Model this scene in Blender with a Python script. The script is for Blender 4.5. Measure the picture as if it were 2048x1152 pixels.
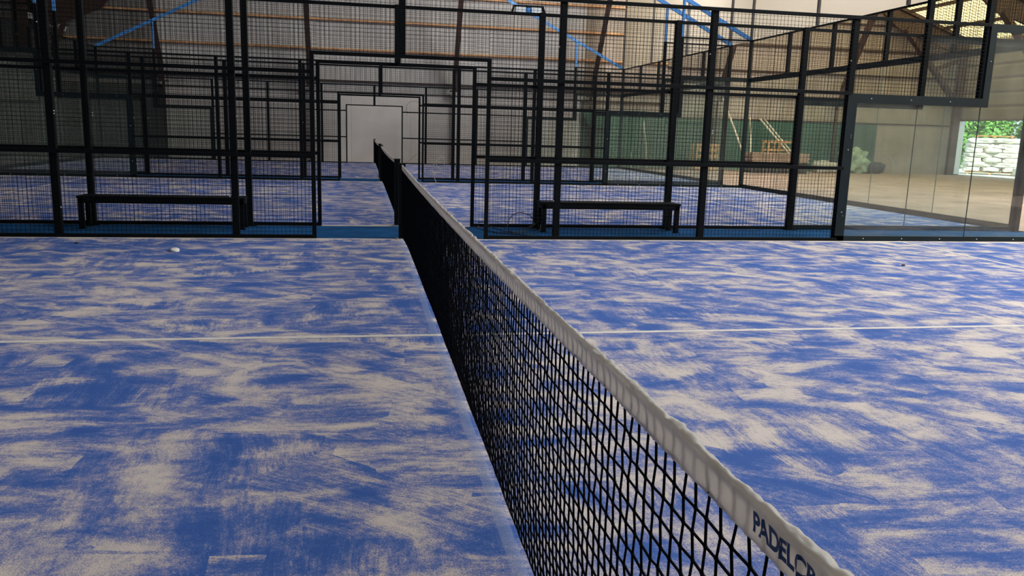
import bpy, bmesh, math, random
from mathutils import Vector, Matrix, noise, Euler
random.seed(7)
for o in list(bpy.data.objects): bpy.data.objects.remove(o)
scene = bpy.context.scene
COL = scene.collection

# ------------------------------------------------------------------ camera
FPX, YAW, PITCH, ROLL = 1640.98, 10.494, 10.750, 1.648
CAM = Vector((-0.4862, -5.3718, 1.3578))
cam_d = bpy.data.cameras.new('camera'); cam = bpy.data.objects.new('camera', cam_d); COL.objects.link(cam)
cam_d.sensor_width = 36.0; cam_d.lens = FPX * 36.0 / 2048.0
cam_d.clip_start = 0.02; cam_d.clip_end = 400
yw, pt, ro = map(math.radians, (YAW, PITCH, ROLL))
F = Vector((math.sin(yw)*math.cos(pt), math.cos(yw)*math.cos(pt), -math.sin(pt)))
R0 = Vector((math.cos(yw), -math.sin(yw), 0)); U0 = R0.cross(F)
# image x axis / y axis after the roll (horizon falls to the right)
Rr = R0*math.cos(ro) + U0*math.sin(ro)
Ur = -R0*math.sin(ro) + U0*math.cos(ro)
M = Matrix(((Rr.x, Ur.x, -F.x, CAM.x), (Rr.y, Ur.y, -F.y, CAM.y), (Rr.z, Ur.z, -F.z, CAM.z), (0, 0, 0, 1)))
cam.matrix_world = M
scene.camera = cam

# ------------------------------------------------------------------ world, sun, area lamps, exposure
world = bpy.data.worlds.new('sky'); scene.world = world; world.use_nodes = True
wn = world.node_tree.nodes; wl = world.node_tree.links
bg = wn['Background']; bg.inputs['Color'].default_value = (0.80, 0.90, 1.0, 1); bg.inputs['Strength'].default_value = 2.6
sun_d = bpy.data.lights.new('sun', 'SUN'); sun_d.energy = 15.0; sun_d.angle = 0.01; sun_d.color = (1, 0.95, 0.86)
sun = bpy.data.objects.new('sun', sun_d); COL.objects.link(sun)
sun.rotation_euler = Vector((0.12, 0.75, -0.85)).to_track_quat('-Z', 'Y').to_euler()
def area(name, loc, size, energy, color=(1, 1, 1), target=None):
    d = bpy.data.lights.new(name, 'AREA'); d.shape = 'RECTANGLE'; d.size, d.size_y = size; d.energy = energy; d.color = color
    o = bpy.data.objects.new(name, d); COL.objects.link(o); o.location = loc
    if target: o.rotation_euler = (Vector(target)-Vector(loc)).to_track_quat('-Z', 'Y').to_euler()
    return o
# area lamps added under the roof in place of unseen rooflights
area('roof_area_near', (11.5, -1.0, 10.4), (9, 12), 2300, (0.88, 0.93, 1.0), (7.0, 2.0, 0))
area('roof_area_middle', (12.5, 12.0, 10.0), (9, 10), 2050, (0.88, 0.93, 1.0), (8.0, 13.0, 0))
area('wall_fill_far', (12.0, 20.0, 9.8), (8, 6), 1900, (1.0, 0.97, 0.94), (9.5, 29.3, 4.0))  # added lamp, aimed to brighten the back wall
scene.view_settings.view_transform = 'Standard'; scene.view_settings.look = 'None'
scene.view_settings.gamma = 1.0; scene.view_settings.use_curve_mapping = False
scene.view_settings.exposure = 0.0

# ------------------------------------------------------------------ helpers
def tag(o, label=None, cat=None, group=None, kind=None):
    if label: o['label'] = label
    if cat: o['category'] = cat
    if group: o['group'] = group
    if kind: o['kind'] = kind
    return o
def empty(name, loc=(0, 0, 0), label=None, cat=None, group=None, rz=0):
    o = bpy.data.objects.new(name, None); COL.objects.link(o); o.location = loc; o.rotation_euler = (0, 0, rz)
    o.empty_display_size = 0.1
    return tag(o, label, cat, group)
class MB:
    def __init__(s): s.v = []; s.f = []
    def box(s, a, b):
        x0, y0, z0 = a; x1, y1, z1 = b; n = len(s.v)
        s.v += [(x0,y0,z0),(x1,y0,z0),(x1,y1,z0),(x0,y1,z0),(x0,y0,z1),(x1,y0,z1),(x1,y1,z1),(x0,y1,z1)]
        s.f += [(n,n+3,n+2,n+1),(n+4,n+5,n+6,n+7),(n,n+1,n+5,n+4),(n+1,n+2,n+6,n+5),(n+2,n+3,n+7,n+6),(n+3,n,n+4,n+7)]
        return s
    def bar(s, p, q, w, h=None, up=(0, 0, 1)):
        h = h or w; p = Vector(p); q = Vector(q); d = (q-p).normalized(); u = Vector(up)
        if abs(d.dot(u)) > .98: u = Vector((0, 1, 0))
        a = d.cross(u).normalized(); b = a.cross(d)
        n = len(s.v)
        for e in (p, q):
            for i, j in ((-1,-1),(1,-1),(1,1),(-1,1)): s.v.append(tuple(e + a*(i*w/2) + b*(j*h/2)))
        s.f += [(n,n+1,n+2,n+3),(n+7,n+6,n+5,n+4)] + [(n+k, n+4+k, n+4+(k+1) % 4, n+(k+1) % 4) for k in range(4)]
        return s
    def tube(s, pts, r, k=6, cap=True):
        pts = [Vector(p) for p in pts]; base = len(s.v); N = len(pts)
        rr = r if isinstance(r, (list, tuple)) else [r]*N
        pa = None
        for i, p in enumerate(pts):
            d = (pts[min(i+1, N-1)] - pts[max(i-1, 0)]).normalized()
            if pa is None:
                pa = d.orthogonal().normalized()
            a = (pa - d*pa.dot(d)).normalized(); pa = a; b = d.cross(a)
            for j in range(k):
                t = 2*math.pi*j/k; s.v.append(tuple(p + a*math.cos(t)*rr[i] + b*math.sin(t)*rr[i]))
        for i in range(N-1):
            for j in range(k):
                j2 = (j+1) % k; s.f.append((base+i*k+j, base+i*k+j2, base+(i+1)*k+j2, base+(i+1)*k+j))
        if cap:
            s.f.append(tuple(base+j for j in reversed(range(k)))); s.f.append(tuple(base+(N-1)*k+j for j in range(k)))
        return s
    def prism(s, poly, off):       # polygon (list of 3-D points) extruded by off
        off = Vector(off); n = len(s.v); k = len(poly)
        s.v += [tuple(p) for p in poly] + [tuple(Vector(p)+off) for p in poly]
        s.f += [tuple(n+i for i in reversed(range(k))), tuple(n+k+i for i in range(k))]
        s.f += [(n+i, n+(i+1) % k, n+k+(i+1) % k, n+k+i) for i in range(k)]
        return s
    def mesh(s, name, mat=None, smooth=False):
        m = bpy.data.meshes.new(name); m.from_pydata(s.v, [], s.f)
        if mat: m.materials.append(mat)
        if smooth:
            m.polygons.foreach_set('use_smooth', [True]*len(m.polygons))
        m.update(); return m
    def build(s, name, mat, parent=None, smooth=False, bevel=0):
        m = s.mesh(name, mat, smooth)
        if bevel:
            b = bmesh.new(); b.from_mesh(m); bmesh.ops.recalc_face_normals(b, faces=b.faces)
            bmesh.ops.bevel(b, geom=list(b.edges), offset=bevel, segments=2, affect='EDGES', profile=.6); b.to_mesh(m); b.free()
        return put(name, m, parent)
def put(name, mesh, parent=None, loc=None, rot=None):
    o = bpy.data.objects.new(name, mesh); COL.objects.link(o)
    if parent: o.parent = parent
    if loc is not None: o.location = loc
    if rot is not None: o.rotation_euler = rot
    return o
def copy_tree(o, parent=None):
    c = o.copy(); COL.objects.link(c)
    if parent: c.parent = parent
    for ch in [x for x in COL.objects if x.parent == o]: copy_tree(ch, c)
    return c

# ------------------------------------------------------------------ materials
def mat(name, col, rough=.6, metal=0., bump=0., bscale=40., var=0., vscale=6., spec=.5):
    m = bpy.data.materials.new(name); m.use_nodes = True; nt = m.node_tree; n = nt.nodes; l = nt.links
    p = n['Principled BSDF']; p.inputs['Base Color'].default_value = (*col, 1); p.inputs['Roughness'].default_value = rough
    p.inputs['Metallic'].default_value = metal; p.inputs['Specular IOR Level'].default_value = spec
    if bump or var:
        tc = n.new('ShaderNodeTexCoord')
    if var:
        nz = n.new('ShaderNodeTexNoise'); nz.inputs['Scale'].default_value = vscale; nz.inputs['Detail'].default_value = 5
        l.new(tc.outputs['Object'], nz.inputs['Vector'])
        r = n.new('ShaderNodeMapRange'); r.inputs['From Min'].default_value = .3; r.inputs['From Max'].default_value = .7
        r.inputs['To Min'].default_value = 1-var; r.inputs['To Max'].default_value = 1+var
        l.new(nz.outputs['Fac'], r.inputs['Value'])
        mx = n.new('ShaderNodeVectorMath'); mx.operation = 'SCALE'; mx.inputs[0].default_value = col
        l.new(r.outputs['Result'], mx.inputs['Scale']); l.new(mx.outputs[0], p.inputs['Base Color'])
    if bump:
        nb = n.new('ShaderNodeTexNoise'); nb.inputs['Scale'].default_value = bscale; nb.inputs['Detail'].default_value = 4
        l.new(tc.outputs['Object'], nb.inputs['Vector'])
        b = n.new('ShaderNodeBump'); b.inputs['Strength'].default_value = bump; b.inputs['Distance'].default_value = .01
        l.new(nb.outputs['Fac'], b.inputs['Height']); l.new(b.outputs['Normal'], p.inputs['Normal'])
    return m
STEEL = mat('black_powder_coat', (.0035, .005, .006), .55, 0, .05, 300, .2, 3, .10)
STEEL_T = mat('dark_green_grey_frame', (.007, .014, .016), .5, 0, .05, 300, .2, 3, .2)
WIRE = mat('black_wire', (.004, .005, .006), .6, spec=.15)
BOLT = mat('zinc_bolt', (.75, .77, .78), .3, .6)
BLUE = mat('blue_paint', (.07, .29, .72), .45, 0, .05, 100, .15, 2)
CORD = mat('black_net_cord', (.004, .005, .008), .9, 0, .3, 900, spec=.1)
TEAL = mat('teal_turf', (.009, .080, .225), .95, 0, .5, 350, .25, 3, .1)
LINE = mat('white_turf_line', (.72, .68, .64), .9, 0, .3, 300, .12, 12, .2)
BROWN = mat('red_brown_primer', (.042, .021, .016), .6, 0, .1, 30, .3, 4)
GIRT = mat('rusty_orange_girt', (.55, .30, .14), .7, 0, .1, 30, .3, 4)
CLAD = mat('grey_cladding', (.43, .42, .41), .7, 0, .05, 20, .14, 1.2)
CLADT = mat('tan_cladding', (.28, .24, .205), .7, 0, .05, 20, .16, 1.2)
CLAD_SHADE = mat('shaded_cladding', (.17, .165, .155), .7, 0, .05, 20, .25, 1.2)  # darker copy of the grey cladding, paints the shade at the left
CREAM = mat('cream_board', (.58, .55, .52), .8, 0, .05, 20, .06, 1.5)
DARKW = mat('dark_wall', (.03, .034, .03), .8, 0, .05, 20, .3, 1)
GREEN = mat('green_board', (.028, .088, .070), .6, 0, .05, 20, .25, 1.2)
DIRT = mat('dusty_concrete', (.33, .232, .20), .9, 0, .3, 8, .28, .9)
ROOFM = mat('roof_underside', (.30, .27, .23), .8, 0, .05, 20, .15, 1)
OUTG = mat('outdoor_concrete', (.50, .50, .47), .9, 0, .2, 20, .2, 2)
WHITEP = mat('white_door_jamb', (.70, .74, .78), .5)
SACK = mat('white_woven_sack', (.80, .78, .72), .85, 0, .5, 25, .06, 8)
WOOD = mat('raw_timber', (.50, .30, .15), .8, 0, .2, 30, .3, 9)
STICK = mat('pale_timber', (.55, .50, .40), .8, 0, .2, 30, .2, 9)
LEAF = mat('leaf', (.13, .33, .06), .6, 0, 0, 1, .6, 1.2)
BARK = mat('bark', (.12, .09, .06), .9, 0, .5, 30)
LETTER = mat('blue_print', (.012, .06, .20), .5)
CABLE = mat('black_cable', (.02, .02, .022), .5)
CABLEG = mat('grey_cable', (.35, .35, .33), .5)
LAMPW = mat('lamp_diffuser', (.75, .80, .80), .4)

def glass_mat(name, tint, dust):
    m = bpy.data.materials.new(name); m.use_nodes = True; n = m.node_tree.nodes; l = m.node_tree.links
    n.remove(n['Principled BSDF']); out = n['Material Output']
    t = n.new('ShaderNodeBsdfTransparent'); t.inputs['Color'].default_value = (*tint, 1)
    g = n.new('ShaderNodeBsdfGlossy'); g.inputs['Roughness'].default_value = .02
    d = n.new('ShaderNodeBsdfDiffuse'); d.inputs['Color'].default_value = (.75, .74, .70, 1)
    lw = n.new('ShaderNodeLayerWeight'); lw.inputs['Blend'].default_value = .5
    pw = n.new('ShaderNodeMath'); pw.operation = 'POWER'; pw.inputs[1].default_value = 5; l.new(lw.outputs['Facing'], pw.inputs[0])
    fr = n.new('ShaderNodeMath'); fr.operation = 'MULTIPLY_ADD'; fr.inputs[1].default_value = .9; fr.inputs[2].default_value = .035; l.new(pw.outputs[0], fr.inputs[0])
    nz = n.new('ShaderNodeTexNoise'); nz.inputs['Scale'].default_value = 2.5; nz.inputs['Detail'].default_value = 6
    tc = n.new('ShaderNodeTexCoord'); l.new(tc.outputs['Object'], nz.inputs['Vector'])
    mr = n.new('ShaderNodeMapRange'); mr.inputs['From Min'].default_value = .3; mr.inputs['From Max'].default_value = .7
    mr.inputs['To Min'].default_value = dust*.5; mr.inputs['To Max'].default_value = dust*1.5; l.new(nz.outputs['Fac'], mr.inputs['Value'])
    m1 = n.new('ShaderNodeMixShader'); l.new(mr.outputs['Result'], m1.inputs['Fac']); l.new(t.outputs[0], m1.inputs[1]); l.new(d.outputs[0], m1.inputs[2])
    m2 = n.new('ShaderNodeMixShader'); l.new(fr.outputs[0], m2.inputs['Fac']); l.new(m1.outputs[0], m2.inputs[1]); l.new(g.outputs[0], m2.inputs[2])
    l.new(m2.outputs[0], out.inputs['Surface']); return m
GLASS = glass_mat('dusty_safety_glass', (.90, .93, .91), .028)
GEDGE = mat('glass_edge', (.10, .16, .14), .2)

def band_mat():
    m = bpy.data.materials.new('white_vinyl_band'); m.use_nodes = True; n = m.node_tree.nodes; l = m.node_tree.links
    p = n['Principled BSDF']; out = n['Material Output']
    p.inputs['Base Color'].default_value = (.86, .84, .80, 1); p.inputs['Roughness'].default_value = .35
    t = n.new('ShaderNodeBsdfTranslucent'); t.inputs['Color'].default_value = (.86, .82, .76, 1)
    mx = n.new('ShaderNodeMixShader'); mx.inputs['Fac'].default_value = .5
    l.new(p.outputs[0], mx.inputs[1]); l.new(t.outputs[0], mx.inputs[2]); l.new(mx.outputs[0], out.inputs['Surface'])
    tc = n.new('ShaderNodeTexCoord')
    nb = n.new('ShaderNodeTexNoise'); nb.inputs['Scale'].default_value = 60; nb.inputs['Detail'].default_value = 5
    l.new(tc.outputs['Object'], nb.inputs['Vector'])
    b = n.new('ShaderNodeBump'); b.inputs['Strength'].default_value = .25; b.inputs['Distance'].default_value = .004
    l.new(nb.outputs['Fac'], b.inputs['Height']); l.new(b.outputs['Normal'], p.inputs['Normal'])
    return m
BAND = band_mat()
def sheet_mat(name, dcol, tcol, fac, wave=0):
    m = bpy.data.materials.new(name); m.use_nodes = True; n = m.node_tree.nodes; l = m.node_tree.links
    n.remove(n['Principled BSDF']); out = n['Material Output']
    d = n.new('ShaderNodeBsdfDiffuse'); d.inputs['Color'].default_value = (*dcol, 1)
    t = n.new('ShaderNodeBsdfTranslucent'); t.inputs['Color'].default_value = (*tcol, 1)
    mx = n.new('ShaderNodeMixShader'); mx.inputs['Fac'].default_value = fac
    l.new(d.outputs[0], mx.inputs[1]); l.new(t.outputs[0], mx.inputs[2]); l.new(mx.outputs[0], out.inputs['Surface'])
    return m
YELLOW = sheet_mat('yellowed_translucent_sheet', (.5, .43, .26), (.76, .62, .29), .7)
CURT = sheet_mat('white_screen_cloth', (.66, .63, .60), (.7, .65, .58), .35)

def turf_mat():
    m = bpy.data.materials.new('blue_turf_with_sand'); m.use_nodes = True; nt = m.node_tree; n = nt.nodes; l = nt.links
    p = n['Principled BSDF']; p.inputs['Roughness'].default_value = .85; p.inputs['Specular IOR Level'].default_value = .25
    tc = n.new('ShaderNodeTexCoord'); P = tc.outputs['Object']
    def math_(op, a, b=None, c=None, clamp=False):
        x = n.new('ShaderNodeMath'); x.operation = op; x.use_clamp = clamp
        for i, s in enumerate((a, b, c)):
            if s is None: continue
            if isinstance(s, (int, float)): x.inputs[i].default_value = s
            else: l.new(s, x.inputs[i])
        return x.outputs[0]
    def mapv(vec, scale, rot=0, loc=(0, 0, 0)):
        a = n.new('ShaderNodeVectorRotate'); a.rotation_type = 'Z_AXIS'; a.inputs['Angle'].default_value = rot; l.new(vec, a.inputs['Vector'])
        x = n.new('ShaderNodeMapping'); x.inputs['Scale'].default_value = scale; x.inputs['Location'].default_value = loc
        l.new(a.outputs[0], x.inputs['Vector']); return x.outputs[0]
    def nz(vec, scale=1, detail=4, rough=.5, dist=0):
        x = n.new('ShaderNodeTexNoise'); x.inputs['Scale'].default_value = scale; x.inputs['Detail'].default_value = detail
        x.inputs['Roughness'].default_value = rough; x.inputs['Distortion'].default_value = dist; l.new(vec, x.inputs['Vector']); return x.outputs['Fac'], x.outputs['Color']
    def mr(v, a, b, c=0, d=1, smooth=True):
        x = n.new('ShaderNodeMapRange'); x.interpolation_type = 'SMOOTHSTEP' if smooth else 'LINEAR'
        x.inputs['From Min'].default_value = a; x.inputs['From Max'].default_value = b; x.inputs['To Min'].default_value = c; x.inputs['To Max'].default_value = d
        l.new(v, x.inputs['Value']); return x.outputs['Result']
    def mixf(f, a, b):
        x = n.new('ShaderNodeMix'); x.data_type = 'FLOAT'; l.new(f, x.inputs[0]); l.new(a, x.inputs[2]); l.new(b, x.inputs[3]); return x.outputs[0]
    # gentle warp, so strokes curve as a broom does
    _, wc = nz(P, .9, 2)
    ws = n.new('ShaderNodeVectorMath'); ws.operation = 'MULTIPLY_ADD'; l.new(wc, ws.inputs[0]); ws.inputs[1].default_value = (.30, .30, 0); l.new(P, ws.inputs[2])
    W = ws.outputs[0]
    dirs = (0.05, math.pi/2-.08, math.radians(38))
    blot = []; strk = []
    for i, a in enumerate(dirs):
        L = (17.3*i, 5.1*i, 0)
        b, _ = nz(mapv(W, (1.7, 5.4, 1) if i == 0 else (1.7, 4.4, 1), a, L), 1, 4, .6, .3)
        f, _ = nz(mapv(W, (7, 95, 1), a, L), 1, 3, .75)
        f2, _ = nz(mapv(W, (2.2, 17, 1), a, L), 1, 3, .65)
        blot.append(b); strk.append(math_('ADD', math_('MULTIPLY', f, .5), math_('MULTIPLY', f2, .5)))
    # which way a patch was brushed: hard edged cells
    vo = n.new('ShaderNodeTexVoronoi'); vo.inputs['Scale'].default_value = 1.0; vo.distance = 'CHEBYCHEV'
    _, wc2 = nz(P, 1.3, 3)
    ws2 = n.new('ShaderNodeVectorMath'); ws2.operation = 'MULTIPLY_ADD'; l.new(wc2, ws2.inputs[0]); ws2.inputs[1].default_value = (.16, .16, 0); l.new(P, ws2.inputs[2])
    l.new(mapv(ws2.outputs[0], (1.6, 2.3, 1), .12), vo.inputs['Vector'])
    sep0 = n.new('ShaderNodeSeparateXYZ'); l.new(P, sep0.inputs[0])
    sx = n.new('ShaderNodeSeparateColor'); l.new(vo.outputs['Color'], sx.inputs[0])
    s1 = mr(math_('ADD', sx.outputs[0], math_('MULTIPLY', mr(sep0.outputs['X'], -1, 1), .22)), .47, .50); s2 = mr(sx.outputs[1], .66, .69)
    B = mixf(s2, mixf(s1, blot[0], blot[1]), blot[2])
    Sk = mixf(s2, mixf(s1, strk[0], strk[1]), strk[2])
    low, _ = nz(P, .35, 2)
    cellv = math_('MULTIPLY', math_('SUBTRACT', sx.outputs[2], .5), .08)
    g1, _ = nz(P, 130, 3, .8)
    g2, _ = nz(P, 34, 4, .75)
    r, _ = nz(mapv(W, (2.7, 4.6, 1)), 1, 3, .55, .5)
    sm, _ = nz(mapv(P, (1.1, 1.1, 1), 0, (9, 4, 0)), 1, 2)
    sk_amt = mr(sm, .36, .62, .30, 1.0)
    v = math_('ADD', math_('MULTIPLY', math_('SUBTRACT', B, .5), .95), math_('MULTIPLY', math_('SUBTRACT', r, .5), .95))
    v = math_('ADD', v, math_('MULTIPLY', math_('SUBTRACT', Sk, .5), sk_amt))
    v = math_('ADD', v, math_('MULTIPLY', math_('SUBTRACT', low, .5), .4))
    v = math_('ADD', v, math_('MULTIPLY', math_('SUBTRACT', g2, .5), .48))
    v = math_('ADD', v, cellv)
    vg = math_('ADD', v, math_('MULTIPLY', math_('SUBTRACT', g1, .5), .65))
    # sand drifted along the fences
    sep = n.new('ShaderNodeSeparateXYZ'); l.new(P, sep.inputs[0])
    ay = math_('ABSOLUTE', sep.outputs['Y'])
    edge = mr(ay, 4.80, 4.99, 0, .35)
    vg = math_('ADD', vg, edge)
    m1 = mr(vg, -.27, .30)
    ramp = n.new('ShaderNodeValToRGB'); l.new(m1, ramp.inputs[0]); cr = ramp.color_ramp
    cr.elements[0].position = 0; cr.elements[0].color = (.038, .112, .40, 1)
    cr.elements[1].position = 1; cr.elements[1].color = (.66, .59, .565, 1)
    for ps, c in ((.20, (.068, .145, .44)), (.50, (.22, .245, .46)), (.72, (.42, .395, .48)), (.90, (.58, .525, .50))):
        e = cr.elements.new(ps); e.color = (*c, 1)
    # lighter seam of the turf roll beside the net
    ax = math_('ABSOLUTE', math_('ADD', sep.outputs['X'], .006))
    seam = mr(ax, .020, .028, .42, 0)
    mc = n.new('ShaderNodeMix'); mc.data_type = 'RGBA'; l.new(seam, mc.inputs[0]); l.new(ramp.outputs[0], mc.inputs[6]); mc.inputs[7].default_value = (.30, .38, .62, 1)
    g3, _ = nz(P, 260, 2, .8)
    gm = n.new('ShaderNodeVectorMath'); gm.operation = 'SCALE'; l.new(mc.outputs[2], gm.inputs[0]); l.new(mr(g3, .3, .7, .72, 1.28, False), gm.inputs['Scale'])
    l.new(gm.outputs[0], p.inputs['Base Color'])
    h = math_('ADD', math_('MULTIPLY', g1, .6), math_('MULTIPLY', Sk, .5))
    bp = n.new('ShaderNodeBump'); bp.inputs['Strength'].default_value = .5; bp.inputs['Distance'].default_value = .006
    l.new(h, bp.inputs['Height']); l.new(bp.outputs['Normal'], p.inputs['Normal'])
    return m
TURF = turf_mat()

# ------------------------------------------------------------------ the hall
GAP = 1.345
YA, YBn, YBf, YCn, YCf = 5.0, 5.0+GAP, 15.0+GAP, 15.0+2*GAP, 25.0+2*GAP
WY, WXR, WXL = 29.3, 26.8, -13.2
floor = MB().box((WXL-1, -14, -.14), (WXR, WY+.3, -.02)).build('floor', DIRT); tag(floor, 'dusty brown concrete floor of the hall', kind='structure')
outside = MB().box((WXR+.02, 5, -.16), (70, 75, -.035)).build('floor', OUTG); tag(outside, 'pale outdoor yard beyond the doorway', kind='structure')

def roof_z(x): return 6.0 + (min(x-WXL, WXR-x))*.35
xm = (WXL+WXR)/2
ceil = MB()
def slope(mb, xa, xb, y0, y1, t=.06):
    mb.prism([(xa, y0, roof_z(xa)), (xb, y0, roof_z(xb)), (xb, y0, roof_z(xb)+t), (xa, y0, roof_z(xa)+t)], (0, y1-y0, 0))
slope(ceil, WXL-.6, xm, -14, WY+.5); slope(ceil, xm, 13.0, -14, WY+.5)
ceil = ceil.build('ceiling', ROOFM); tag(ceil, 'opaque roof sheeting of the hall', kind='structure')
# translucent corrugated roof sheets over the right hand bay
def corr_profile(w, pitch, depth, th=.0):
    n = int(round(w/pitch)); out = []
    for i in range(n):
        x = i*pitch
        out += [(x, 0), (x+pitch*.30, 0), (x+pitch*.42, depth), (x+pitch*.88, depth)]
    out.append((w, 0)); return out
prof = corr_profile(1.0, .25, .04)
sm = MB(); x0, x1 = 13.0, WXR+.5
for (u, d) in prof:
    sm.v += [(x0, u, roof_z(x0)+d), (x1, u, roof_z(x1)+d)]
sm.f = [(2*i, 2*i+1, 2*i+3, 2*i+2) for i in range(len(prof)-1)]
smesh = sm.mesh('roof_sheet', YELLOW)
for k in range(36):
    y = WY+.5-1.0-k
    o = put('roof_sheet', smesh, ceil, (0, y, 0)); 
    if k == 0: o['label'] = 'yellowed translucent sheet'
for x in (25.2, 23.4, 21.6, 19.8, 18.0, 16.2, 14.4):
    MB().bar((x, -10, roof_z(x)-.09), (x, WY, roof_z(x)-.09), .07, .14).build('purlin', BROWN, ceil)

# back wall: boards below, corrugated sheets above, girts and gable columns
wall = empty('wall_back', (0, WY, 0)); tag(wall, 'back wall of boards and corrugated sheets', kind='structure')
pan = MB(); pan.box((.003, 0, -.02), (2.397, .05, 2.76)); pan_c = pan.mesh('wall_board', CREAM)
pan2 = MB(); pan2.box((.003, 0, -.02), (1.997, .05, 2.2)); pan_g = pan2.mesh('wall_board', GREEN)
back = MB(); back.prism([(WXL-.3, .17, -.1), (WXR+.1, .17, -.1), (WXR+.1, .17, roof_z(WXR)), (xm, .17, roof_z(xm)), (WXL-.3, .17, roof_z(WXL))], (0, .03, 0)).build('leak_backing', DARKW, wall)  # unseen backing added to stop light leaking between the boards
x = -12.9
pan3 = pan.mesh('wall_board', mat('shaded_board', (.035, .048, .040), .8, 0, .05, 20, .2, 1.5))  # left boards coloured darker to paint the shade at that end
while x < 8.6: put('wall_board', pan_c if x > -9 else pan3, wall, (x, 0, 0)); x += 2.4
XG = x
xx = XG
pan_t = pan2.mesh('wall_board', CLADT)
while xx < WXR-.5: put('wall_board', pan_g if xx < 22.5 else pan_t, wall, (xx, .0, 0)); xx += 2.0
def corr_sheet(w, h, z0, m, t=.02, pitch=.25, depth=.035):
    s = MB(); pr = corr_profile(w, pitch, depth)
    for (u, d) in pr: s.v += [(u, -d, z0), (u, -d, z0+h)]
    s.f = [(2*i, 2*i+1, 2*i+3, 2*i+2)[::-1] for i in range(len(pr)-1)]
    return s.mesh('cladding_sheet', m)
k = 0
x = WXL
while x < WXR-.01:
    h = roof_z(x+.5)-.15
    z0 = 2.76 if x < 8.6 else 2.2
    m = (CLAD_SHADE if x < -8.5 else CLAD) if x < 8.6 else CLADT
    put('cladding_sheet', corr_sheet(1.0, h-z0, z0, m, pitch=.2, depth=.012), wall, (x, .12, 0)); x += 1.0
for z, h, mm in ((5.55, .07, GIRT), (4.42, .07, GIRT), (3.2, .05, BROWN), (2.76, .04, BROWN), (6.62, .07, GIRT), (7.7, .07, GIRT)):
    MB().box((WXL, -.06, z-h/2), (12.5, .09, z+h/2)).build('girt', mm, wall)
for z in (2.2, 3.25, 4.3, 5.4, 6.5):
    MB().box((12.5, -.05, z-.03), (WXR, .09, z+.03)).build('girt', BROWN, wall)
def gable_column(x, label):
    t = empty('gable_column', (x, WY, 0), label, 'steel column', 'dark brown columns along the back wall')
    w = .012
    inner = [(0, -.55, 2.95), (0, -.62, 3.6), (0, -2.3, 6.4), (0, -3.4, 7.6)]
    outer = [(0, -.32, 2.95), (0, -.38, 3.75), (0, -2.02, 6.55), (0, -3.15, 7.8)]
    MB().prism([Vector(p)+Vector((-w, 0, 0)) for p in inner+outer[::-1]], (2*w, 0, 0)).build('web', BROWN, t)
    for i in range(3):
        MB().bar(inner[i], inner[i+1], .2, .02, (0, 1, 0)).build('flange', BROWN, t)
    MB().box((-.17, -.66, 2.90), (.17, -.10, 2.95)).build('seat_plate', BROWN, t)
    MB().box((-.05, -.26, -.02), (.05, -.16, 2.90)).build('lower_post', BROWN, t)
    MB().box((-.12, -.36, -.02), (.12, -.10, .02)).build('base_plate', BROWN, t)
    return t
cl = ['leftmost dark leaning column on the back wall, crossed by the left blue brace', 'dark column on the back wall just left of the central openings', 'dark column on the back wall just right of the central openings',
      'dark leaning column crossed by the blue brace right of centre', 'dark brown column behind the tall corner posts, between the green boards', 'dark brown leaning column left of the yellow roof']
for x, lb in zip((-8.0, -2.5, 3.25, 9.05, 14.75, 20.45), cl): gable_column(x, lb)

# side portals: column, knee and rafter of the wide frames
def portal(y, side, label):
    # side +1: right eave, -1: left eave
    xe = (WXR if side > 0 else WXL); s = -side
    t = empty('portal_frame', (xe, y, 0), label, 'steel frame', 'brown portal frames at the hall ends')
    def X(d): return s*d
    rise = .35
    MB().box((min(X(.3), X(.62)), -.10, -.02), (max(X(.3), X(.62)), .10, 5.98)).build('column', BROWN, t)
    if side > 0:
        poly = [(X(.62), 0, 6.02), (X(5.6), 0, 6.02+5.0*rise-.12), (X(3.9), 0, 6.35), (X(2.7), 0, 6.0), (X(.62), 0, 5.3)]
        MB().bar((X(.62), 0, 3.3), (X(3.5), 0, 6.35), .16, .30, (0, 1, 0)).build('knee_brace', BROWN, t)
    else:
        poly = [(X(.62), 0, 6.02), (X(4.6), 0, 6.02+4.0*rise-.12), (X(3.2), 0, 5.5), (X(1.5), 0, 4.75), (X(1.0), 0, 4.9)]
        MB().bar((X(.62), 0, 2.6), (X(1.9), 0, 4.9), .16, .26, (0, 1, 0)).build('knee_brace', BROWN, t)
    MB().prism([Vector(p)+Vector((0, -.07, 0)) for p in poly], (0, .14, 0)).build('haunch', BROWN, t)
    MB().bar((X(.3), 0, 5.95), (X(16), 0, 5.95+15.7*rise), .14, .34, (0, 1, 0)).build('rafter', BROWN, t)
    # stiffener across the knee; left one cream to paint the light it catches
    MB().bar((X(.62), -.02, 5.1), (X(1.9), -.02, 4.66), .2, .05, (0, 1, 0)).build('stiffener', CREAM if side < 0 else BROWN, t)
    MB().box((min(X(.05), X(.6)), -.15, -.02), (max(X(.05), X(.6)), .15, .02)).build('base_plate', BROWN, t)
    return t
portal(28.9, 1, 'brown frame column and knee in the far right corner left of the doorway')
portal(23.2, 1, 'brown frame rafter crossing the yellow roof at the top right corner')
portal(28.9, -1, 'reddish brown frame knee at the top left in the dark corner')

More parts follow.
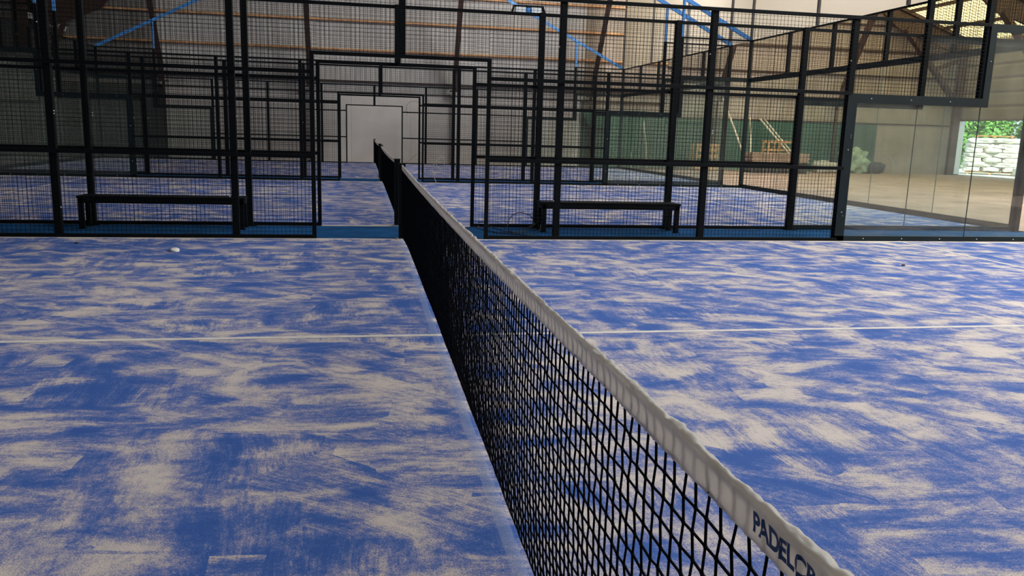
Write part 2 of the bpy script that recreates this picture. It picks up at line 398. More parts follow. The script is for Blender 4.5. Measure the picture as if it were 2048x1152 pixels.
# right end wall with the doorway, horizontally ribbed sheets
DY0, DY1, DZ = 24.6, 29.17, 2.44
wr = empty('wall_right', (WXR, 0, 0)); tag(wr, 'right end wall of horizontally ribbed sheets', kind='structure')
def hsheet(y0, y1, z0, z1, m=CLADT, sx=0.):
    s = MB(); pitch = .60; z = z0; pts = []
    while z < z1-1e-6:
        a = z; b = min(z+pitch, z1)
        pts += [(0, a), (-.07, a+min(.10, b-a)), (-.07, b-min(.12, b-a)*.8)]
        z += pitch
    pts.append((0, z1))
    for d, zz in pts: s.v += [(d+sx, y0, zz), (d+sx, y1, zz)]
    s.f = [(2*i, 2*i+1, 2*i+3, 2*i+2) for i in range(len(pts)-1)]
    return s.build('cladding_sheet', m, wr)
y = DY0
hsheet(DY0, DY1, DZ, 6.0); hsheet(DY1+.06, WY, -.02, 6.0)
y = DY0
while y > -13: hsheet(y-3.0+.01, y, -.02, 6.0); y -= 3.0
d1 = empty('door_1', (WXR, DY1, 0)); tag(d1, 'open doorway to the yard with a white jamb', kind='structure')
MB().box((-.02, -.04, -.02), (.26, 0, DZ)).build('jamb', WHITEP, d1)
MB().box((-.05, .001, -.02), (.10, .06, DZ)).build('jamb', BROWN, d1)
MB().box((-.02, DY0-DY1, DZ), (.12, 0, DZ+.12)).build('lintel', BROWN, d1)
MB().box((-.02, DY0-DY1, -.035), (.12, 0, -.012)).build('sill', BROWN, d1)
# left end wall, dark
wlft = empty('wall_left', (WXL, 0, 0)); tag(wlft, 'dark left end wall', kind='structure')
y = WY
while y > -13:
    s = MB(); pr = corr_profile(3.0, .25, .035)
    for (u, d) in pr: s.v += [(d, y-u, -.02), (d, y-u, 5.98)]
    s.f = [(2*i, 2*i+1, 2*i+3, 2*i+2) for i in range(len(pr)-1)]
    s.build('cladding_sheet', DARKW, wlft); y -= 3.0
MB().box((-.25, -13.6, -.1), (-.06, WY+.2, 6.0)).build('leak_backing', DARKW, wlft)  # unseen backing added outside to block a light leak
for z in (2.2, 3.6, 4.9): MB().box((.04, -13, z-.05), (.14, WY-.5, z+.05)).build('girt', BROWN, wlft)

wf = MB().prism([(WXL-.3, -13.6, -.1), (WXR+.1, -13.6, -.1), (WXR+.1, -13.6, roof_z(WXR)), (xm, -13.6, roof_z(xm)), (WXL-.3, -13.6, roof_z(WXL))], (0, -.1, 0)).build('wall_front', CLADT)
tag(wf, 'wall behind the near court', kind='structure')
# ------------------------------------------------------------------ courts
def court(yc, label):
    c = empty('padel_court', (0, yc, 0), label, 'court floor', 'blue padel courts in a row')
    t = MB().box((-9.97, -4.985, -.03), (9.97, 4.985, 0)).build('turf', TURF, c)
    MB().box((-6.95, -.025, -.001), (6.95, .025, .002)).build('centre_line', LINE, c)
    for s in (-1, 1): MB().box((s*6.95-.025, -4.98, -.001), (s*6.95+.025, 4.98, .0022)).build('service_line', LINE, c)
    return c
court(0, 'nearest blue padel court brushed with pale sand, filling the foreground')
court(10+GAP, 'middle blue padel court brushed with sand, beyond the near fence and benches')
court(20+2*GAP, 'farthest blue padel court brushed with sand, against the back wall')
for yc, lb in ((5+GAP/2, 'teal turf strip with the benches between the near and middle courts'), (15+1.5*GAP, 'teal turf strip between the middle and far courts')):
    o = MB().box((-10.2, -GAP/2+.03, -.03), (10.2, GAP/2-.03, -.002)).build('turf_walkway', TEAL); o.location = (0, yc, 0)
    tag(o, lb, 'walkway', 'teal strips between courts')
o = MB().box((-10.2, 0, -.03), (10.2, .9, -.002)).build('turf_walkway', TEAL); o.location = (0, YCf+.03, 0); tag(o, 'dark teal turf strip at the foot of the back wall', 'walkway', 'teal strips between courts')

# ------------------------------------------------------------------ fences
def wire_mesh(w, h, name='mesh_panel', sp=.05, r=.0021):
    m = MB(); nx = max(2, int(round(w/sp))); nz_ = max(2, int(round(h/sp)))
    def wirebar(p, q, off):
        n = len(m.v); p = Vector(p); q = Vector(q); d = (q-p).normalized(); a = Vector((0, 1, 0)); b = d.cross(a)
        for e in (p, q):
            for t in (0, 1, 2, 3):
                an = math.pi/4 + t*math.pi/2; m.v.append(tuple(e + Vector((0, off, 0)) + (a*math.cos(an)+b*math.sin(an))*r*1.2))
        for k in range(4): m.f.append((n+k, n+(k+1) % 4, n+4+(k+1) % 4, n+4+k))
    for i in range(nx+1): wirebar((w*i/nx, 0, 0), (w*i/nx, 0, h), .002)
    for j in range(nz_+1): wirebar((0, 0, h*j/nz_), (w, 0, h*j/nz_), -.002)
    return m.mesh(name, WIRE)
MESH = {}
def mesh_panel(t, x0, x1, z0, z1, axis='x'):
    key = (round(x1-x0, 3), round(z1-z0, 3))
    if key not in MESH: MESH[key] = wire_mesh(key[0], key[1])
    o = put('mesh_panel', MESH[key], t, (x0, 0, z0)); o['kind'] = 'stuff'; return o
def bolts(t, pts, side):
    key = 'bolt'
    if key not in MESH:
        m = MB(); n = 8
        m.tube([(0, 0, 0), (0, -.007, 0)], .0075, 8); m.tube([(0, -.007, 0), (0, -.012, 0)], [.005, .003], 8); MESH[key] = m.mesh('bolt', BOLT, True)
    for (x, z) in pts:
        put('bolt', MESH[key], t, (x, side, z), (0, 0, 0 if side < 0 else math.pi))
PW = .08
def glass(t, x0, x1, z0, z1):
    key = ('g', round(x1-x0, 3), round(z1-z0, 3))
    if key not in MESH:
        w, h = key[1], key[2]; m = MB().box((.004, -.006, 0), (w-.004, .006, h)).mesh('glass_panel', GLASS)
        m.materials.append(GEDGE)
        for pgn in m.polygons:
            if abs(pgn.normal.y) < .5: pgn.material_index = 1
        MESH[key] = m
    return put('glass_panel', MESH[key], t, (x0, 0, z0))
def side_fence(y, label, front):
    # front: -1 when the court lies on the -y side of this fence; the posts stand outside the court
    t = empty('court_side_fence', (0, y, 0), label, 'fence', 'black mesh side fences of the courts')
    f = front
    def box(nm, a, b, m=STEEL, lab=None, bev=0):
        a2 = tuple(min(p, q) for p, q in zip(a, b)); b2 = tuple(max(p, q) for p, q in zip(a, b))
        o = MB().box(a2, b2).build(nm, m, t, bevel=bev)
        if lab: o['label'] = lab
        return o
    y0, y1 = -.02, .02
    for x, z0, z1 in ((-6, 0, 3), (-4, 0, 3), (-2, 0, 3), (0, 2.24, 3), (2, 0, 3), (4, 0, 3), (6, 0, 3), (-8, 1.9, 4), (8, 1.9, 4), (10, 0, 4), (-10, 0, 4)):
        box('post', (x-PW/2, -f*.0, z0), (x+PW/2, -f*PW, z1), bev=.004)
        if z0 == 0: box('base_plate', (x-.09, f*.02, 0), (x+.09, -f*.13, .010))
    for s in (-1, 1):
        # mesh bays
        spans = [(1.07, 2, 0), (2, 4, 0), (4, 6, 0), (0, 1.07, 2.22), (6, 8, 2.0)]
        for a, b, z0 in spans:
            x0, x1 = (a, b) if s > 0 else (-b, -a)
            mesh_panel(t, x0, x1, z0 if z0 else .03, 2.99)
        x0, x1 = (8, 10) if s > 0 else (-10, -8)
        mesh_panel(t, x0, x1, 3.0, 3.99)
        # rails
        def rail(a, b, z, h=.04, d=.03): box('rail', (s*a, -d/2+f*.012, z-h/2), (s*b, d/2+f*.012, z+h/2), bev=.003)
        rail(1.045, 6, .022, .044); rail(1.07, 6, 1.0, .045); rail(1.07, 6, 2.0, .045); rail(0, 8, 2.98, .045)
        rail(0, 1.07+.025, 2.22, .042); rail(8, 10, 3.98, .04)
        box('opening_upright', (s*1.045, -.02+f*.012, 0), (s*1.095, .02+f*.012, 2.22), bev=.003)
        # glass with its clamping frame
        x0, x1 = (6, 8) if s > 0 else (-8, -6); glass(t, x0+.0, x1, .03, 1.95)
        x0, x1 = (8, 10) if s > 0 else (-10, -8); glass(t, x0, x1, .03, 2.95)
        yy = (f*.010, f*.022)
        yb = (-f*.03, f*.022)
        box('glass_frame', (s*5.96, yy[0], 0), (s*6.10, yy[1], 2.0), STEEL_T)
        box('glass_frame', (s*6.10, yy[0], 1.88), (s*8.10, yy[1], 2.0), STEEL_T)
        box('glass_frame', (s*8.0, yy[0], 2.0), (s*8.10, yy[1], 3.0), STEEL_T)
        box('glass_frame', (s*8.10, yy[0], 2.89), (s*10.04, yy[1], 3.0), STEEL_T)
        box('glass_frame', (s*5.96, yb[0], 0), (s*10.04, yb[1], .07), STEEL_T)
        box('glass_frame', (s*9.92, yy[0], .07), (s*10.04, yy[1], 2.89), STEEL_T)
        pts = [(s*(6.3+.6*i), 1.94) for i in range(3)] + [(s*(6.03), z) for z in (.4, 1.25)] + [(s*(6.4+.6*i), .035) for i in range(6)] + [(s*8.05, 2.5)]
        bolts(t, pts, f*.022)
        # blue gable brace and its strut
        b = MB().bar((s*10, -f*.04, 4.0), (s*0.03, -f*.04, 8.98), .06, .10).build('gable_brace', BLUE, t); b['label'] = 'blue sloping brace'
        b = MB().bar((s*8, -f*.04, 4.0), (s*8, -f*.04, 5.0), .06, .07).build('brace_strut', BLUE, t); b['label'] = 'blue upright strut'
    # fixing clips on the posts
    pts = []
    for x in (-6, -4, -2, 2, 4, 6):
        pts += [(x+.055, 1.45), (x-.055, 2.42)] + ([(x+.055, 1.42), (x+.055, .35)] if abs(x) > 3 else [(x-.055, .5)])
    bolts(t, pts, f*.014)
    return t
side_fence(YA, 'nearest black mesh fence, in front of the two benches, opening at the near net', -1)
side_fence(YBn, 'second black mesh fence, just behind the two benches', 1)
side_fence(YBf, 'black mesh fence on the far side of the middle court', -1)
side_fence(YCn, 'black mesh fence on the near side of the farthest court', 1)
side_fence(YCf, 'farthest black mesh fence, in front of the pale back wall board', -1)

def back_fence(x, y, label, s):
    # glass back wall with mesh above, built along local x and turned
    t = empty('court_back_fence', (x, y, 0), label, 'fence', 'glass back walls of the courts', rz=math.pi/2)
    def box(nm, a, b, m=STEEL):
        return MB().box(tuple(min(p, q) for p, q in zip(a, b)), tuple(max(p, q) for p, q in zip(a, b))).build(nm, m, t)
    for i in range(5):
        glass(t, i*2.0, i*2.0+2, .03, 2.95); mesh_panel(t, i*2.0, i*2.0+2, 3.0, 3.99)
    for i in range(1, 5):
        box('post', (i*2-.04, s*.0, 3.0), (i*2+.04, -s*.08, 4.0))
    box('glass_frame', (0, .03, 2.88), (10, -.03, 3.0), STEEL_T)
    box('glass_frame', (0, .03, 0), (10, -.03, .10), STEEL_T)
    box('rail', (0, .018, 3.96), (10, -.018, 4.0))
    return t
back_fence(10, YBn, 'glass back wall of the middle court on the right, brown floor seen through it', 1)
back_fence(10, YCn, 'glass back wall of the farthest court on the right', 1)
back_fence(-10, YCn, 'glass back wall of the farthest court on the dark left side', -1)
back_fence(-10, YBn, 'glass back wall of the middle court on the left, mostly out of view', -1)

# ------------------------------------------------------------------ nets
LY = 4.90
def top_z(y): return .893 + .030*(y/LY)**2
def net_mesh():
    m = MB(); ny, nz_ = 228, 20; r = .0028; K = 4
    rnd = random.Random(3); g = {}
    for i in range(ny+1):
        y = -LY + 2*LY*i/ny
        zt = top_z(y)-.012; zb = .03
        for j in range(nz_+1):
            z = zb + (zt-zb)*(j/nz_)
            zig = .0032*(1 if (i+j) % 2 else -1)
            k_ = 1 if 0 < j < nz_ else .3
            g[i, j] = Vector((.0012*rnd.uniform(-1, 1)*min(1, (nz_-j)*.5) + (.006*noise.noise((y*.9, z*1.7, 3)) + .030*(1-z/.9)**2)*(1-j/nz_)*max(0, 1-abs(y/LY)**8), y + k_*(zig + rnd.uniform(-.003, .003)), z + rnd.uniform(-.003, .003)*k_))
    def seg(p, q):
        n = len(m.v); d = (q-p).normalized(); a = d.cross(Vector((1, .2, .1))).normalized(); b = d.cross(a)
        for e in (p, q):
            for t in range(K):
                an = 2*math.pi*t/K; m.v.append(tuple(e + (a*math.cos(an)+b*math.sin(an))*r))
        for k in range(K): m.f.append((n+k, n+(k+1) % K, n+K+(k+1) % K, n+K+k))
    for (i, j), p in g.items():
        if i < ny: seg(p, g[i+1, j])
        if j < nz_: seg(p, g[i, j+1])
        if 0 < j < nz_:   # knot
            n = len(m.v); a = .0042
            for dx in ((a, 0, 0), (-a, 0, 0), (0, a, 0), (0, -a, 0), (0, 0, a*1.3), (0, 0, -a*1.3)): m.v.append(tuple(p+Vector(dx)))
            for A, B in ((0, 2), (2, 1), (1, 3), (3, 0)):
                m.f.append((n+A, n+B, n+4)); m.f.append((n+B, n+A, n+5))
    return m.mesh('net_mesh', CORD, True)
def band_pt(y, u):
    # u -1 (left hem) .. 0 (top) .. 1 (right hem)
    zt = top_z(y); H = .058
    a = abs(u); s = 1 if u > 0 else -1
    n1 = noise.noise((y*9, u*1.3, 1.7)); n2 = noise.noise((y*26, u*3, 8.1)); n3 = noise.noise((y*60, u*5, 4.4))
    if a < .35:
        th = (a/.35)*math.pi/2; x = s*.0085*math.sin(th); z = zt - .0085 + .0085*math.cos(th)
    else:
        k = (a-.35)/.65; x = s*(.0085 - .0045*math.sin(min(1, k*1.5)*math.pi*.5) + .0006*k); z = zt-.0085 - k*(H-.0085)
    cell = 2*LY/228; dy = ((y+LY+cell/2) % cell)-cell/2 + .004*noise.noise((y*23, 3, 1))*(1+a)
    if a > .3: x += s*.0024*math.exp(-(dy/.0026)**2)*min(1, (a-.3)*4)
    x += s*(.0030*n1 + .0018*n2 + .0008*n3)
    z += (.0040*n1 + .0032*n2 + .0018*n3)*(1.25 if a < .5 else .45) + .002*noise.noise((y*3, 0, 0))
    return Vector((x, y, z))
def band_mesh():
    m = MB(); N = 2800; us = [-1, -.85, -.7, -.58, -.46, -.36, -.26, -.16, -.08, 0, .08, .16, .26, .36, .5, .75, 1]; k = len(us)
    for i in range(N+1):
        y = -LY + .01 + (2*LY-.02)*i/N
        for u in us: m.v.append(tuple(band_pt(y, u)))
    for i in range(N):
        for j in range(k-1): m.f.append((i*k+j, i*k+j+1, (i+1)*k+j+1, (i+1)*k+j))
    return m.mesh('band', BAND, True)
def padel_net(yc, label, lettering=False):
    t = empty('padel_net', (.0, yc, 0), label, 'net', 'black padel nets with white bands')
    o = put('net_mesh', NETM, t); o['kind'] = 'stuff'
    put('band', BANDM, t)['label'] = 'white vinyl band along the top'
    for s in (-1, 1):
        b = MB().box((-.04, s*(LY+.045)-.04, 0), (.04, s*(LY+.045)+.04, .935)).build('post', STEEL, t, bevel=.005)
        MB().box((-.045, s*(LY+.045)-.045, .93), (.045, s*(LY+.045)+.045, .945)).build('post_cap', STEEL, b, bevel=.003)
        MB().box((-.07, s*(LY+.045)-.07 if s < 0 else LY-.02, 0), (.07, LY+.09 if s > 0 else -LY+.02, .012)).build('base_plate', BOLT, b)
    MB().tube([(0, -LY, top_z(LY)-.012)] + [(0, y*.1, top_z(y*.1)-.011) for y in range(-48, 49, 3)] + [(0, LY, top_z(LY)-.012)], .004, 6).build('top_cable', CABLE, t)
    return t
NETM = net_mesh(); BANDM = band_mesh()
netA = padel_net(0, 'nearest padel net with blue lettering on its white band, running through the foreground')
padel_net(10+GAP, 'padel net of the middle court, seen behind the near net post')
padel_net(20+2*GAP, 'smallest padel net, in front of the pale back wall board')
# lettering printed on the left face of the near band
cu = bpy.data.curves.new('lettering', 'FONT'); cu.body = 'PADELCR'; cu.size = .036; cu.offset = .0014; cu.extrude = 0; cu.space_character = 1.0
to = bpy.data.objects.new('tmp', cu); COL.objects.link(to)
dg = bpy.context.evaluated_depsgraph_get(); tm = bpy.data.meshes.new_from_object(to.evaluated_get(dg)); bpy.data.objects.remove(to)
bmx = bmesh.new(); bmx.from_mesh(tm)
for k in range(2): bmesh.ops.subdivide_edges(bmx, edges=[e for e in bmx.edges if e.calc_length() > .004], cuts=2)
bmesh.ops.triangulate(bmx, faces=bmx.faces)
for v in bmx.verts:
    y = -4.486 - v.co.x*.98; h = v.co.y      # height above baseline
    zb = top_z(y)-.0085-.034 + h*1.04
    k = (top_z(y)-.0085-zb)/(.058-.0085); u = -(.35+.65*max(0, min(1, k)))
    p = band_pt(y, u); v.co = (p.x-.0010, y, p.z)
bmx.to_mesh(tm); bmx.free(); tm.materials.clear(); tm.materials.append(LETTER)
lt = put('lettering', tm, netA); lt['label'] = 'dark blue letters printed on the band'

# ------------------------------------------------------------------ benches
def bench(x, y, label):
    t = empty('bench', (x, y, 0), label, 'bench', 'black metal benches beside the near court')
    L, D = 2.04, .34
    MB().box((-L/2, -D/2, .385), (L/2, D/2, .415)).build('seat', STEEL, t, bevel=.004)
    for s in (-1, 1):
        MB().box((-L/2+.02, s*(D/2-.02)-.02, .325), (L/2-.02, s*(D/2-.02)+.02, .384)).build('seat_rail', STEEL, t)
        MB().box((s*(L/2-.03)-.025, -D/2+.04, .33), (s*(L/2-.03)+.025, D/2-.04, .38)).build('end_rail', STEEL, t)
        for q in (-1, 1):
            l = MB().box((s*(L/2-.045)-.03, q*(D/2-.03)-.03, .005), (s*(L/2-.045)+.03, q*(D/2-.03)+.03, .386)).build('leg', STEEL, t, bevel=.003)
            MB().box((s*(L/2-.045)-.045, q*(D/2-.03)-.045, -.002), (s*(L/2-.045)+.045, q*(D/2-.03)+.045, .006)).build('foot_plate', STEEL, l)
    return t
bench(-3.02, 5.98, 'black metal bench left of the net opening between the near fences')
bench(2.98, 5.93, 'black metal bench right of the net opening between the near fences')

# ------------------------------------------------------------------ cables
def smooth_path(pts, n=8):
    P = [Vector(p) for p in pts]; out = []
    for i in range(len(P)-1):
        p0 = P[max(i-1, 0)]; p1 = P[i]; p2 = P[i+1]; p3 = P[min(i+2, len(P)-1)]
        for k in range(n):
            t = k/n; out.append(.5*((2*p1) + (-p0+p2)*t + (2*p0-5*p1+4*p2-p3)*t*t + (-p0+3*p1-3*p2+p3)*t**3))
    out.append(P[-1]); return out
c = MB().tube(smooth_path([(1.16, 6.30, .02), (1.13, 6.1, .01), (1.25, 5.75, .006), (1.45, 5.5, .006), (1.75, 5.45, .006), (1.95, 5.8, .03), (2.02, 6.12, .10), (1.92, 6.1, .06), (1.65, 5.75, .006),
      (1.52, 5.7, .02), (1.50, 5.85, .10), (1.60, 6.0, .21), (1.72, 6.05, .24), (1.86, 6.08, .20), (1.93, 6.1, .10), (1.84, 5.95, .02), (1.6, 5.6, .006), (1.35, 5.85, .03), (1.22, 6.1, .09), (1.14, 6.2, .08)]), .006, 6).build('cable', CABLE, smooth=True)
tag(c, 'loose black cable looping on the teal strip by the right bench', 'cable')
c = MB().tube(smooth_path([(1.40, 15.95, .006), (1.34, 15.9, .16), (1.28, 15.9, .34), (1.38, 15.9, .60), (1.52, 15.9, .70), (1.60, 15.92, .55), (1.52, 15.95, .36), (1.40, 15.95, .45), (1.42, 15.95, .62), (1.55, 16.0, .66), (1.62, 16.25, .66)]), .009, 6).build('cable', CABLEG, smooth=True)
tag(c, 'pale grey cable coiled on the mesh right of the far opening', 'cable')
c = MB().tube(smooth_path([(1.35, 29.28, -.01), (1.7, 29.292, .30), (2.0, 29.292, .45), (2.25, 29.292, .85)]), .010, 5).build('cable', CABLEG, smooth=True)
tag(c, 'thin grey cable end against the pale wall board, low', 'cable')
c = MB().tube(smooth_path([(1.36, 29.292, 1.95), (1.32, 29.292, 2.25), (1.45, 29.292, 2.45), (1.72, 29.292, 2.50), (1.95, 29.292, 2.38)]), .010, 5).build('cable', CABLEG, smooth=True)
tag(c, 'thin grey cable hook high on the pale wall board', 'cable')

# ------------------------------------------------------------------ hanging lamp
lp = empty('ceiling_lamp', (3.86, 16.9, 4.52), 'small twin floodlight hanging on a wire above the fences', 'lamp')
MB().box((-.40, -.10, .10), (.40, .10, .125)).build('housing', STEEL, lp)
for s in (-1, 1):
    MB().prism([(s*.40, -.10, .10), (s*.46, -.10, -.06), (s*.42, -.10, -.06), (s*.37, -.10, .10)], (0, .2, 0)).build('side_plate', STEEL, lp)
    MB().box((min(s*.08, s*.34), -.09, -.05), (max(s*.08, s*.34), .09, .08)).build('diffuser', LAMPW, lp)
b = MB(); b.tube([(0, 0, -.07), (0, 0, -.02), (0, 0, .05), (0, 0, .10)], [.05, .08, .08, .04], 12).build('driver_housing', BLUE, lp, True)['label'] = 'blue centre piece'
b = MB().tube([(0, 0, .12), (-.05, 0, roof_z(3.86)-4.52)], .006, 5).build('suspension_wire', CABLE, lp)

# ------------------------------------------------------------------ white screen cloth above the right back fences
cu_t = empty('screen_cloth', (10.06, 0, 4.0), 'white screen cloth stretched above the right hand back fences', 'screen')
cm = MB(); NY, NZ = 90, 8
y0, y1, zh = 5.2, YCf+.3, 4.3
for i in range(NY+1):
    for j in range(NZ+1):
        y = y0+(y1-y0)*i/NY; z = zh*j/NZ
        cm.v.append((.05*noise.noise((y*.7, z*.6, 2))+.012*math.sin(y*5+z), y, z))
for i in range(NY):
    for j in range(NZ):
        a = i*(NZ+1)+j; cm.f.append((a, a+1, a+NZ+2, a+NZ+1))
cm.build('cloth', CURT, cu_t, True)
for y in (YCf, 24.35, 21.0, YCn, YBf, 13.0, 9.7, YBn):
    MB().bar((-.09, y, 0), (-.09, y, 4.3), .06, .06).build('pole', mat('grey_pole', (.12, .11, .11), .6) if 'grey_pole' not in bpy.data.materials else bpy.data.materials['grey_pole'], cu_t)

# ------------------------------------------------------------------ clutter along the back wall on the right
def stick(p, q, r, label, m=STICK):
    o = MB().tube([p, ((p[0]+q[0])/2+.03, (p[1]+q[1])/2, (p[2]+q[2])/2), q], [r, r*1.15, r], 6).build('timber_pole', m, smooth=True); tag(o, label, 'pole', 'poles leaning by the back wall'); return o
stick((15.75, 27.6, -.01), (14.75, 28.55, 3.05), .035, 'tall pale pole leaning left behind the second fence post')
stick((15.65, 27.3, -.01), (16.1, 28.6, 2.3), .028, 'thin pale pole leaning right, crossing the tall one')
stick((18.2, 27.4, -.01), (16.6, 28.7, 2.25), .04, 'pale beam leaning left against the green boards')
stick((18.35, 27.4, -.01), (16.85, 28.7, 2.2), .035, 'twin pale beam close beside the other leaning beam')
stick((14.55, 27.6, .02), (13.7, 28.3, .95), .03, 'short pale pole low left of the tall leaning pole')
stick((11.6, 28.8, -.01), (11.45, 29.15, 2.05), .03, 'upright pale pole in front of the green boards')
stick((10.9, 28.85, -.01), (10.85, 29.15, 1.4), .025, 'shorter upright pale pole in front of the green boards')
# crate frame
t = empty('timber_crate', (17.5, 28.3, -.02), 'open raw timber crate frame by the green boards', 'crate')
for z in (.55, .9, 1.25):
    MB().box((-.75, -.30, z), (.75, -.27, z+.09)).build('slat', WOOD, t); MB().box((-.75, .27, z), (.75, .30, z+.09)).build('slat', WOOD, t)
for sx in (-.75, -.25, .67):
    for sy in (-.27, .20): MB().box((sx, sy, 0), (sx+.08, sy+.07, 1.34)).build('upright', WOOD, t)
# stack of boards: dark below, pinkish sheets above
t = empty('board_stack', (16.6, 26.9, -.02), 'stack of pale brown boards on dark upright slats', 'board stack')
for i in range(16): MB().box((-1.25+i*.16, -.30, 0), (-1.25+i*.16+.11, .40, .46)).build('upright_slat', mat('dark_slat', (.06, .055, .05), .8) if 'dark_slat' not in bpy.data.materials else bpy.data.materials['dark_slat'], t)
BO = mat('pinkish_board', (.34, .24, .19), .8, 0, .1, 20, .2, 4)
for k in range(6):
    rr = random.Random(k); a = rr.uniform(-.04, .04)
    o = MB().box((-1.3+a, -.42, .47+k*.065), (1.25+a, .42, .47+k*.065+.05)).build('board', BO, t)
t = empty('timber_crate', (13.9, 28.1, -.02), 'low raw timber crate behind the fence left of the leaning poles', 'crate')
for z in (.05, .3, .55, .8, 1.0): MB().box((-.5, -.3, z), (.5, -.27, z+.13)).build('slat', WOOD, t)
for sx in (-.5, .42):
    for sy in (-.27, .22): MB().box((sx, sy, 0), (sx+.08, sy+.08, 1.13)).build('upright', WOOD, t)

def lumpy(name, center, size, mt, seed, amp=.12, parent=None, sub=3, freq=2.2, flat=.0):
    b = bmesh.new(); bmesh.ops.create_icosphere(b, subdivisions=sub, radius=1)
    for v in b.verts:
        n_ = v.co.normalized(); c_ = Vector([math.copysign(abs(q)**(.55 if flat else .9), q) for q in n_])
        d = 1+amp*noise.noise(n_*freq+Vector((seed*3.1, seed, 0)))
        v.co = Vector((c_.x*size[0]*d, c_.y*size[1]*d, c_.z*size[2]*d))
    for f in b.faces: f.smooth = True
    m = bpy.data.meshes.new(name); b.to_mesh(m); b.free(); m.materials.append(mt)
    return put(name, m, parent, center)
o = lumpy('filled_sack', (19.3, 27.9, .24), (.38, .3, .28), mat('grey_sack', (.42, .40, .37), .8), 3, .2, flat=1); tag(o, 'grey filled sack on the brown floor near the green boards', 'sack')
o = lumpy('filled_sack', (19.9, 28.1, .20), (.28, .26, .24), bpy.data.materials['grey_sack'], 5, .2, flat=1); tag(o, 'smaller grey sack beside the larger grey one', 'sack')
# heap of tangled pale film in front of the green boards
t = empty('plastic_sheeting', (21.0, 28.4, 0), 'crumpled pale green plastic sheeting heaped by the green boards', 'plastic')
FILM = mat('pale_film', (.30, .40, .30), .25, 0, .6, 6, .4, 3)
lumpy('heap', (0, 0, .5), (.6, .35, .56), FILM, 9, .7, t, 4, 3.0)
t = empty('hose_coil', (22.2, 28.4, 0), 'pale hose arc standing against the dark green board', 'hose')
MB().tube(smooth_path([(.9, 0, .0), (.92, 0, .35), (.80, .1, .65), (.55, .2, .82)]), .022, 6).build('hose', CABLEG, t, True)
lumpy('base_bundle', (-.1, .1, .22), (.65, .3, .30), mat('dark_bundle', (.03, .035, .04), .7), 11, .4, t, 3, 2.5)
# green tarpaulin awning left end of the green boards
t = empty('green_tarpaulin', (9.6, 29.0, 0), 'dark green tarpaulin canopy hung beside the cream wall boards', 'tarpaulin')
TARP = mat('green_tarp', (.02, .10, .065), .7, 0, .3, 6, .25, 3)
MB().prism([(-1.0, -.05, 2.35), (1.9, -.05, 2.40), (1.75, -.05, 1.75), (-.55, -.05, 1.65)], (0, .05, 0)).build('canopy', TARP, t)
MB().box((-.42, -.08, 0), (-.30, -.0, 1.7)).build('upright', BROWN, t)
MB().box((.35, -.03, 0), (1.6, .03, 1.75)).build('side_sheet', TARP, t)

# ------------------------------------------------------------------ outdoors through the doorway
# stacked sacks on a pallet
cx, cy = 29.95, 30.6
px_dir = math.atan2(cy-CAM.y, cx-CAM.x)-math.pi/2
pal = empty('pallet', (cx, cy, -.035), 'pallet under the stack of white sacks', 'pallet', rz=px_dir)
for i in range(5): MB().box((-1.1, -.55+i*.25, .09), (1.1, -.55+i*.25+.12, .12)).build('slat', WOOD, pal)
for x in (-1.0, -.05, .9): MB().box((x, -.55, 0), (x+.1, .57, .09)).build('bearer', WOOD, pal)
sk = []
for v in range(4):
    wide = v >= 2
    o = lumpy('filled_sack', (0, 0, -50), (.63 if wide else .42, .60, .130), SACK, 20+v*4, .26, sub=3, freq=2.6, flat=1); sk.append(o.data); bpy.data.objects.remove(o)
nm = ['bottom', 'second', 'third', 'fourth', 'fifth', 'sixth', 'top']
rot = Matrix.Rotation(px_dir, 4, 'Z')
for L_ in range(7):
    three = L_ % 2 == 0 and L_ < 6
    for c_ in range(3 if three else 2):
        rr = random.Random(L_*7+c_)
        px_ = (c_-1)*.84 if three else (c_-.5)*(1.22-.04*(L_ == 6))
        off = rot @ Vector((px_*(1-.02*L_)+rr.uniform(-.02, .02), rr.uniform(-.03, .03), 0))
        o = put('filled_sack', sk[(L_+c_) % 2 + (0 if three else 2)], None, (cx+off.x, cy+off.y, .085+.145+L_*.228), (rr.uniform(-.03, .03), rr.uniform(-.03, .03), px_dir+rr.uniform(-.05, .05)))
        tag(o, 'white filled sack in the doorway stack, %s layer, %s one' % (nm[L_], (['left', 'centre', 'right'] if three else ['left', 'right'])[c_]), 'sack', 'white sacks stacked outside')
tp = empty('pallet', (cx, cy, 1.76), 'reddish pallet lying on top of the white sack stack', 'pallet', rz=px_dir)
RWOOD = mat('reddish_timber', (.55, .24, .10), .8, 0, .2, 30, .25, 9)
for i in range(5): MB().box((-.85, -.45+i*.2, .05), (.85, -.45+i*.2+.12, .09)).build('slat', RWOOD, tp)
for x in (-.8, -.04, .7): MB().box((x, -.45, -.02), (x+.1, .47, .05)).build('bearer', RWOOD, tp)
off = rot @ Vector((2.15, -.2, 0))
o = lumpy('bulk_bag', (cx+off.x, cy+off.y, .62), (.75, .65, .70), SACK, 31, .22, flat=1); tag(o, 'large white bulk bag right of the sack stack', 'sack')
off = rot @ Vector((1.3, -1.0, 0))
o = lumpy('filled_sack', (cx+off.x, cy+off.y, .18), (.34, .3, .22), mat('grey_white_sack', (.5, .5, .47), .8), 33, .2, flat=1); tag(o, 'small greyish sack on the ground in front of the bulk bag', 'sack')
off = rot @ Vector((2.6, 4.5, 0))
o = lumpy('gravel_heap', (cx+off.x, cy+off.y, .2), (2.0, 1.6, 1.25), mat('grey_gravel', (.32, .32, .31), .9, 0, .5, 10, .2, 5), 35, .2); tag(o, 'grey heap behind the bulk bag at the right of the doorway', 'heap')
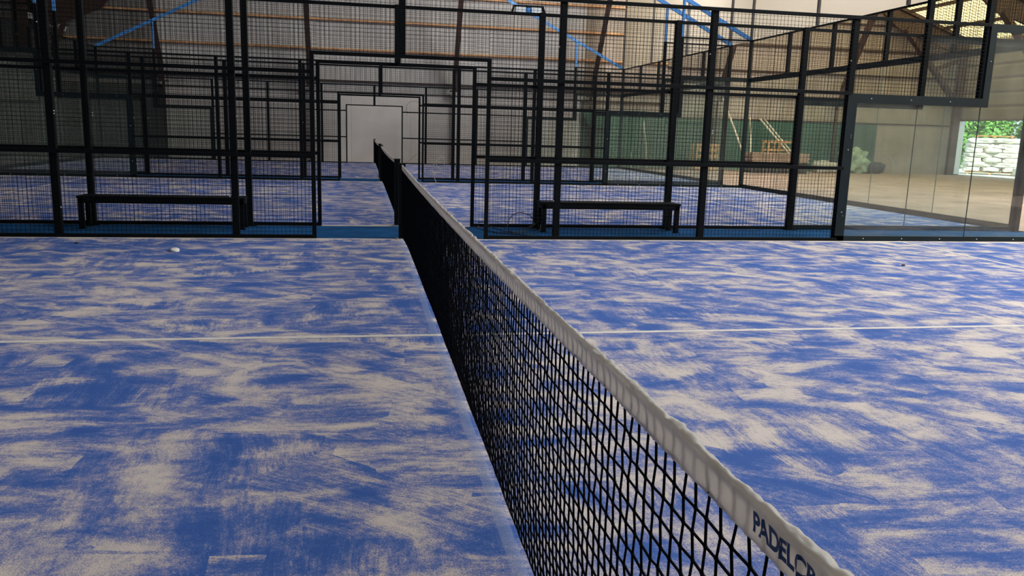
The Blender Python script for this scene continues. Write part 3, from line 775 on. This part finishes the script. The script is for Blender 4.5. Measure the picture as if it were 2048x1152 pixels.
# trees
def tree(x, y, h, r, seed, label):
    t = empty('leafy_tree', (x, y, -.04), label, 'tree', 'green trees behind the yard')
    rr = random.Random(seed)
    MB().tube([(0, 0, 0), (.1, 0, h*.3), (0, .1, h*.75)], [.14, .1, .05], 7).build('trunk', BARK, t, True)
    m = MB()
    for k in range(5200):
        d = Vector((rr.gauss(0, 1), rr.gauss(0, 1), rr.gauss(0, 1))).normalized()
        q = (.45+.55*rr.random()**.5)*(1+.30*noise.noise(d*2.3+Vector((seed, 0, 0))))
        c0 = Vector((d.x*r*q, d.y*r*q, h*.5 + d.z*h*.52*q)); s_ = rr.uniform(.09, .19)
        if c0.z < .02: continue
        a = Vector((rr.gauss(0, 1), rr.gauss(0, 1), rr.gauss(0, .6))).normalized(); b = a.cross(d+Vector((0, 0, .3))).normalized()
        n = len(m.v); m.v += [tuple(c0-a*s_), tuple(c0-b*s_*.5), tuple(c0+a*s_), tuple(c0+b*s_*.5)]; m.f.append((n, n+1, n+2, n+3))
    o = m.build('foliage', LEAF, t); o['kind'] = 'stuff'
    return t
rr = random.Random(5)
tl = ['leftmost green tree beyond the doorway, beside the white jamb', 'green tree second from the white jamb', 'green tree behind the left half of the sack stack', 'green tree behind the middle of the sack stack', 'green tree behind the right half of the sack stack', 'green tree behind the bulk bag', 'green tree at the right edge of the doorway', 'green tree farther right beyond the doorway', 'tall green tree in the second row on the left', 'tall green tree in the second row, centre', 'tall green tree in the second row on the right']
k = 0
for i in range(8):
    f_ = i/7; x = 33.0+f_*10.5; y = 40.5-f_*9.5
    tree(x, y, rr.uniform(3.6, 4.6), rr.uniform(.84, .93), 40+i, tl[k]); k += 1
for i in range(3):
    f_ = i/2; tree(36.5+f_*9, 43-f_*8.5, 6.2, 2.4, 60+i, tl[k]); k += 1

# ------------------------------------------------------------------ small litter on the near court
o = lumpy('sand_clump', (-2.47, 3.85, .008), (.05, .07, .03), mat('clean_sand', (.72, .70, .66), .95), 51, .35); tag(o, 'small white clump of sand on the near court, far left side', 'sand clump')
o = lumpy('dirt_scrap', (5.53, 2.86, .004), (.022, .016, .012), mat('dark_scrap', (.02, .02, .025), .8), 53, .4); tag(o, 'tiny dark scrap on the right half of the near court', 'litter')
o = lumpy('dirt_scrap', (-3.63, 4.43, .004), (.022, .016, .012), bpy.data.materials['dark_scrap'], 55, .4); tag(o, 'tiny dark scrap on the near court at far left by the fence', 'litter')
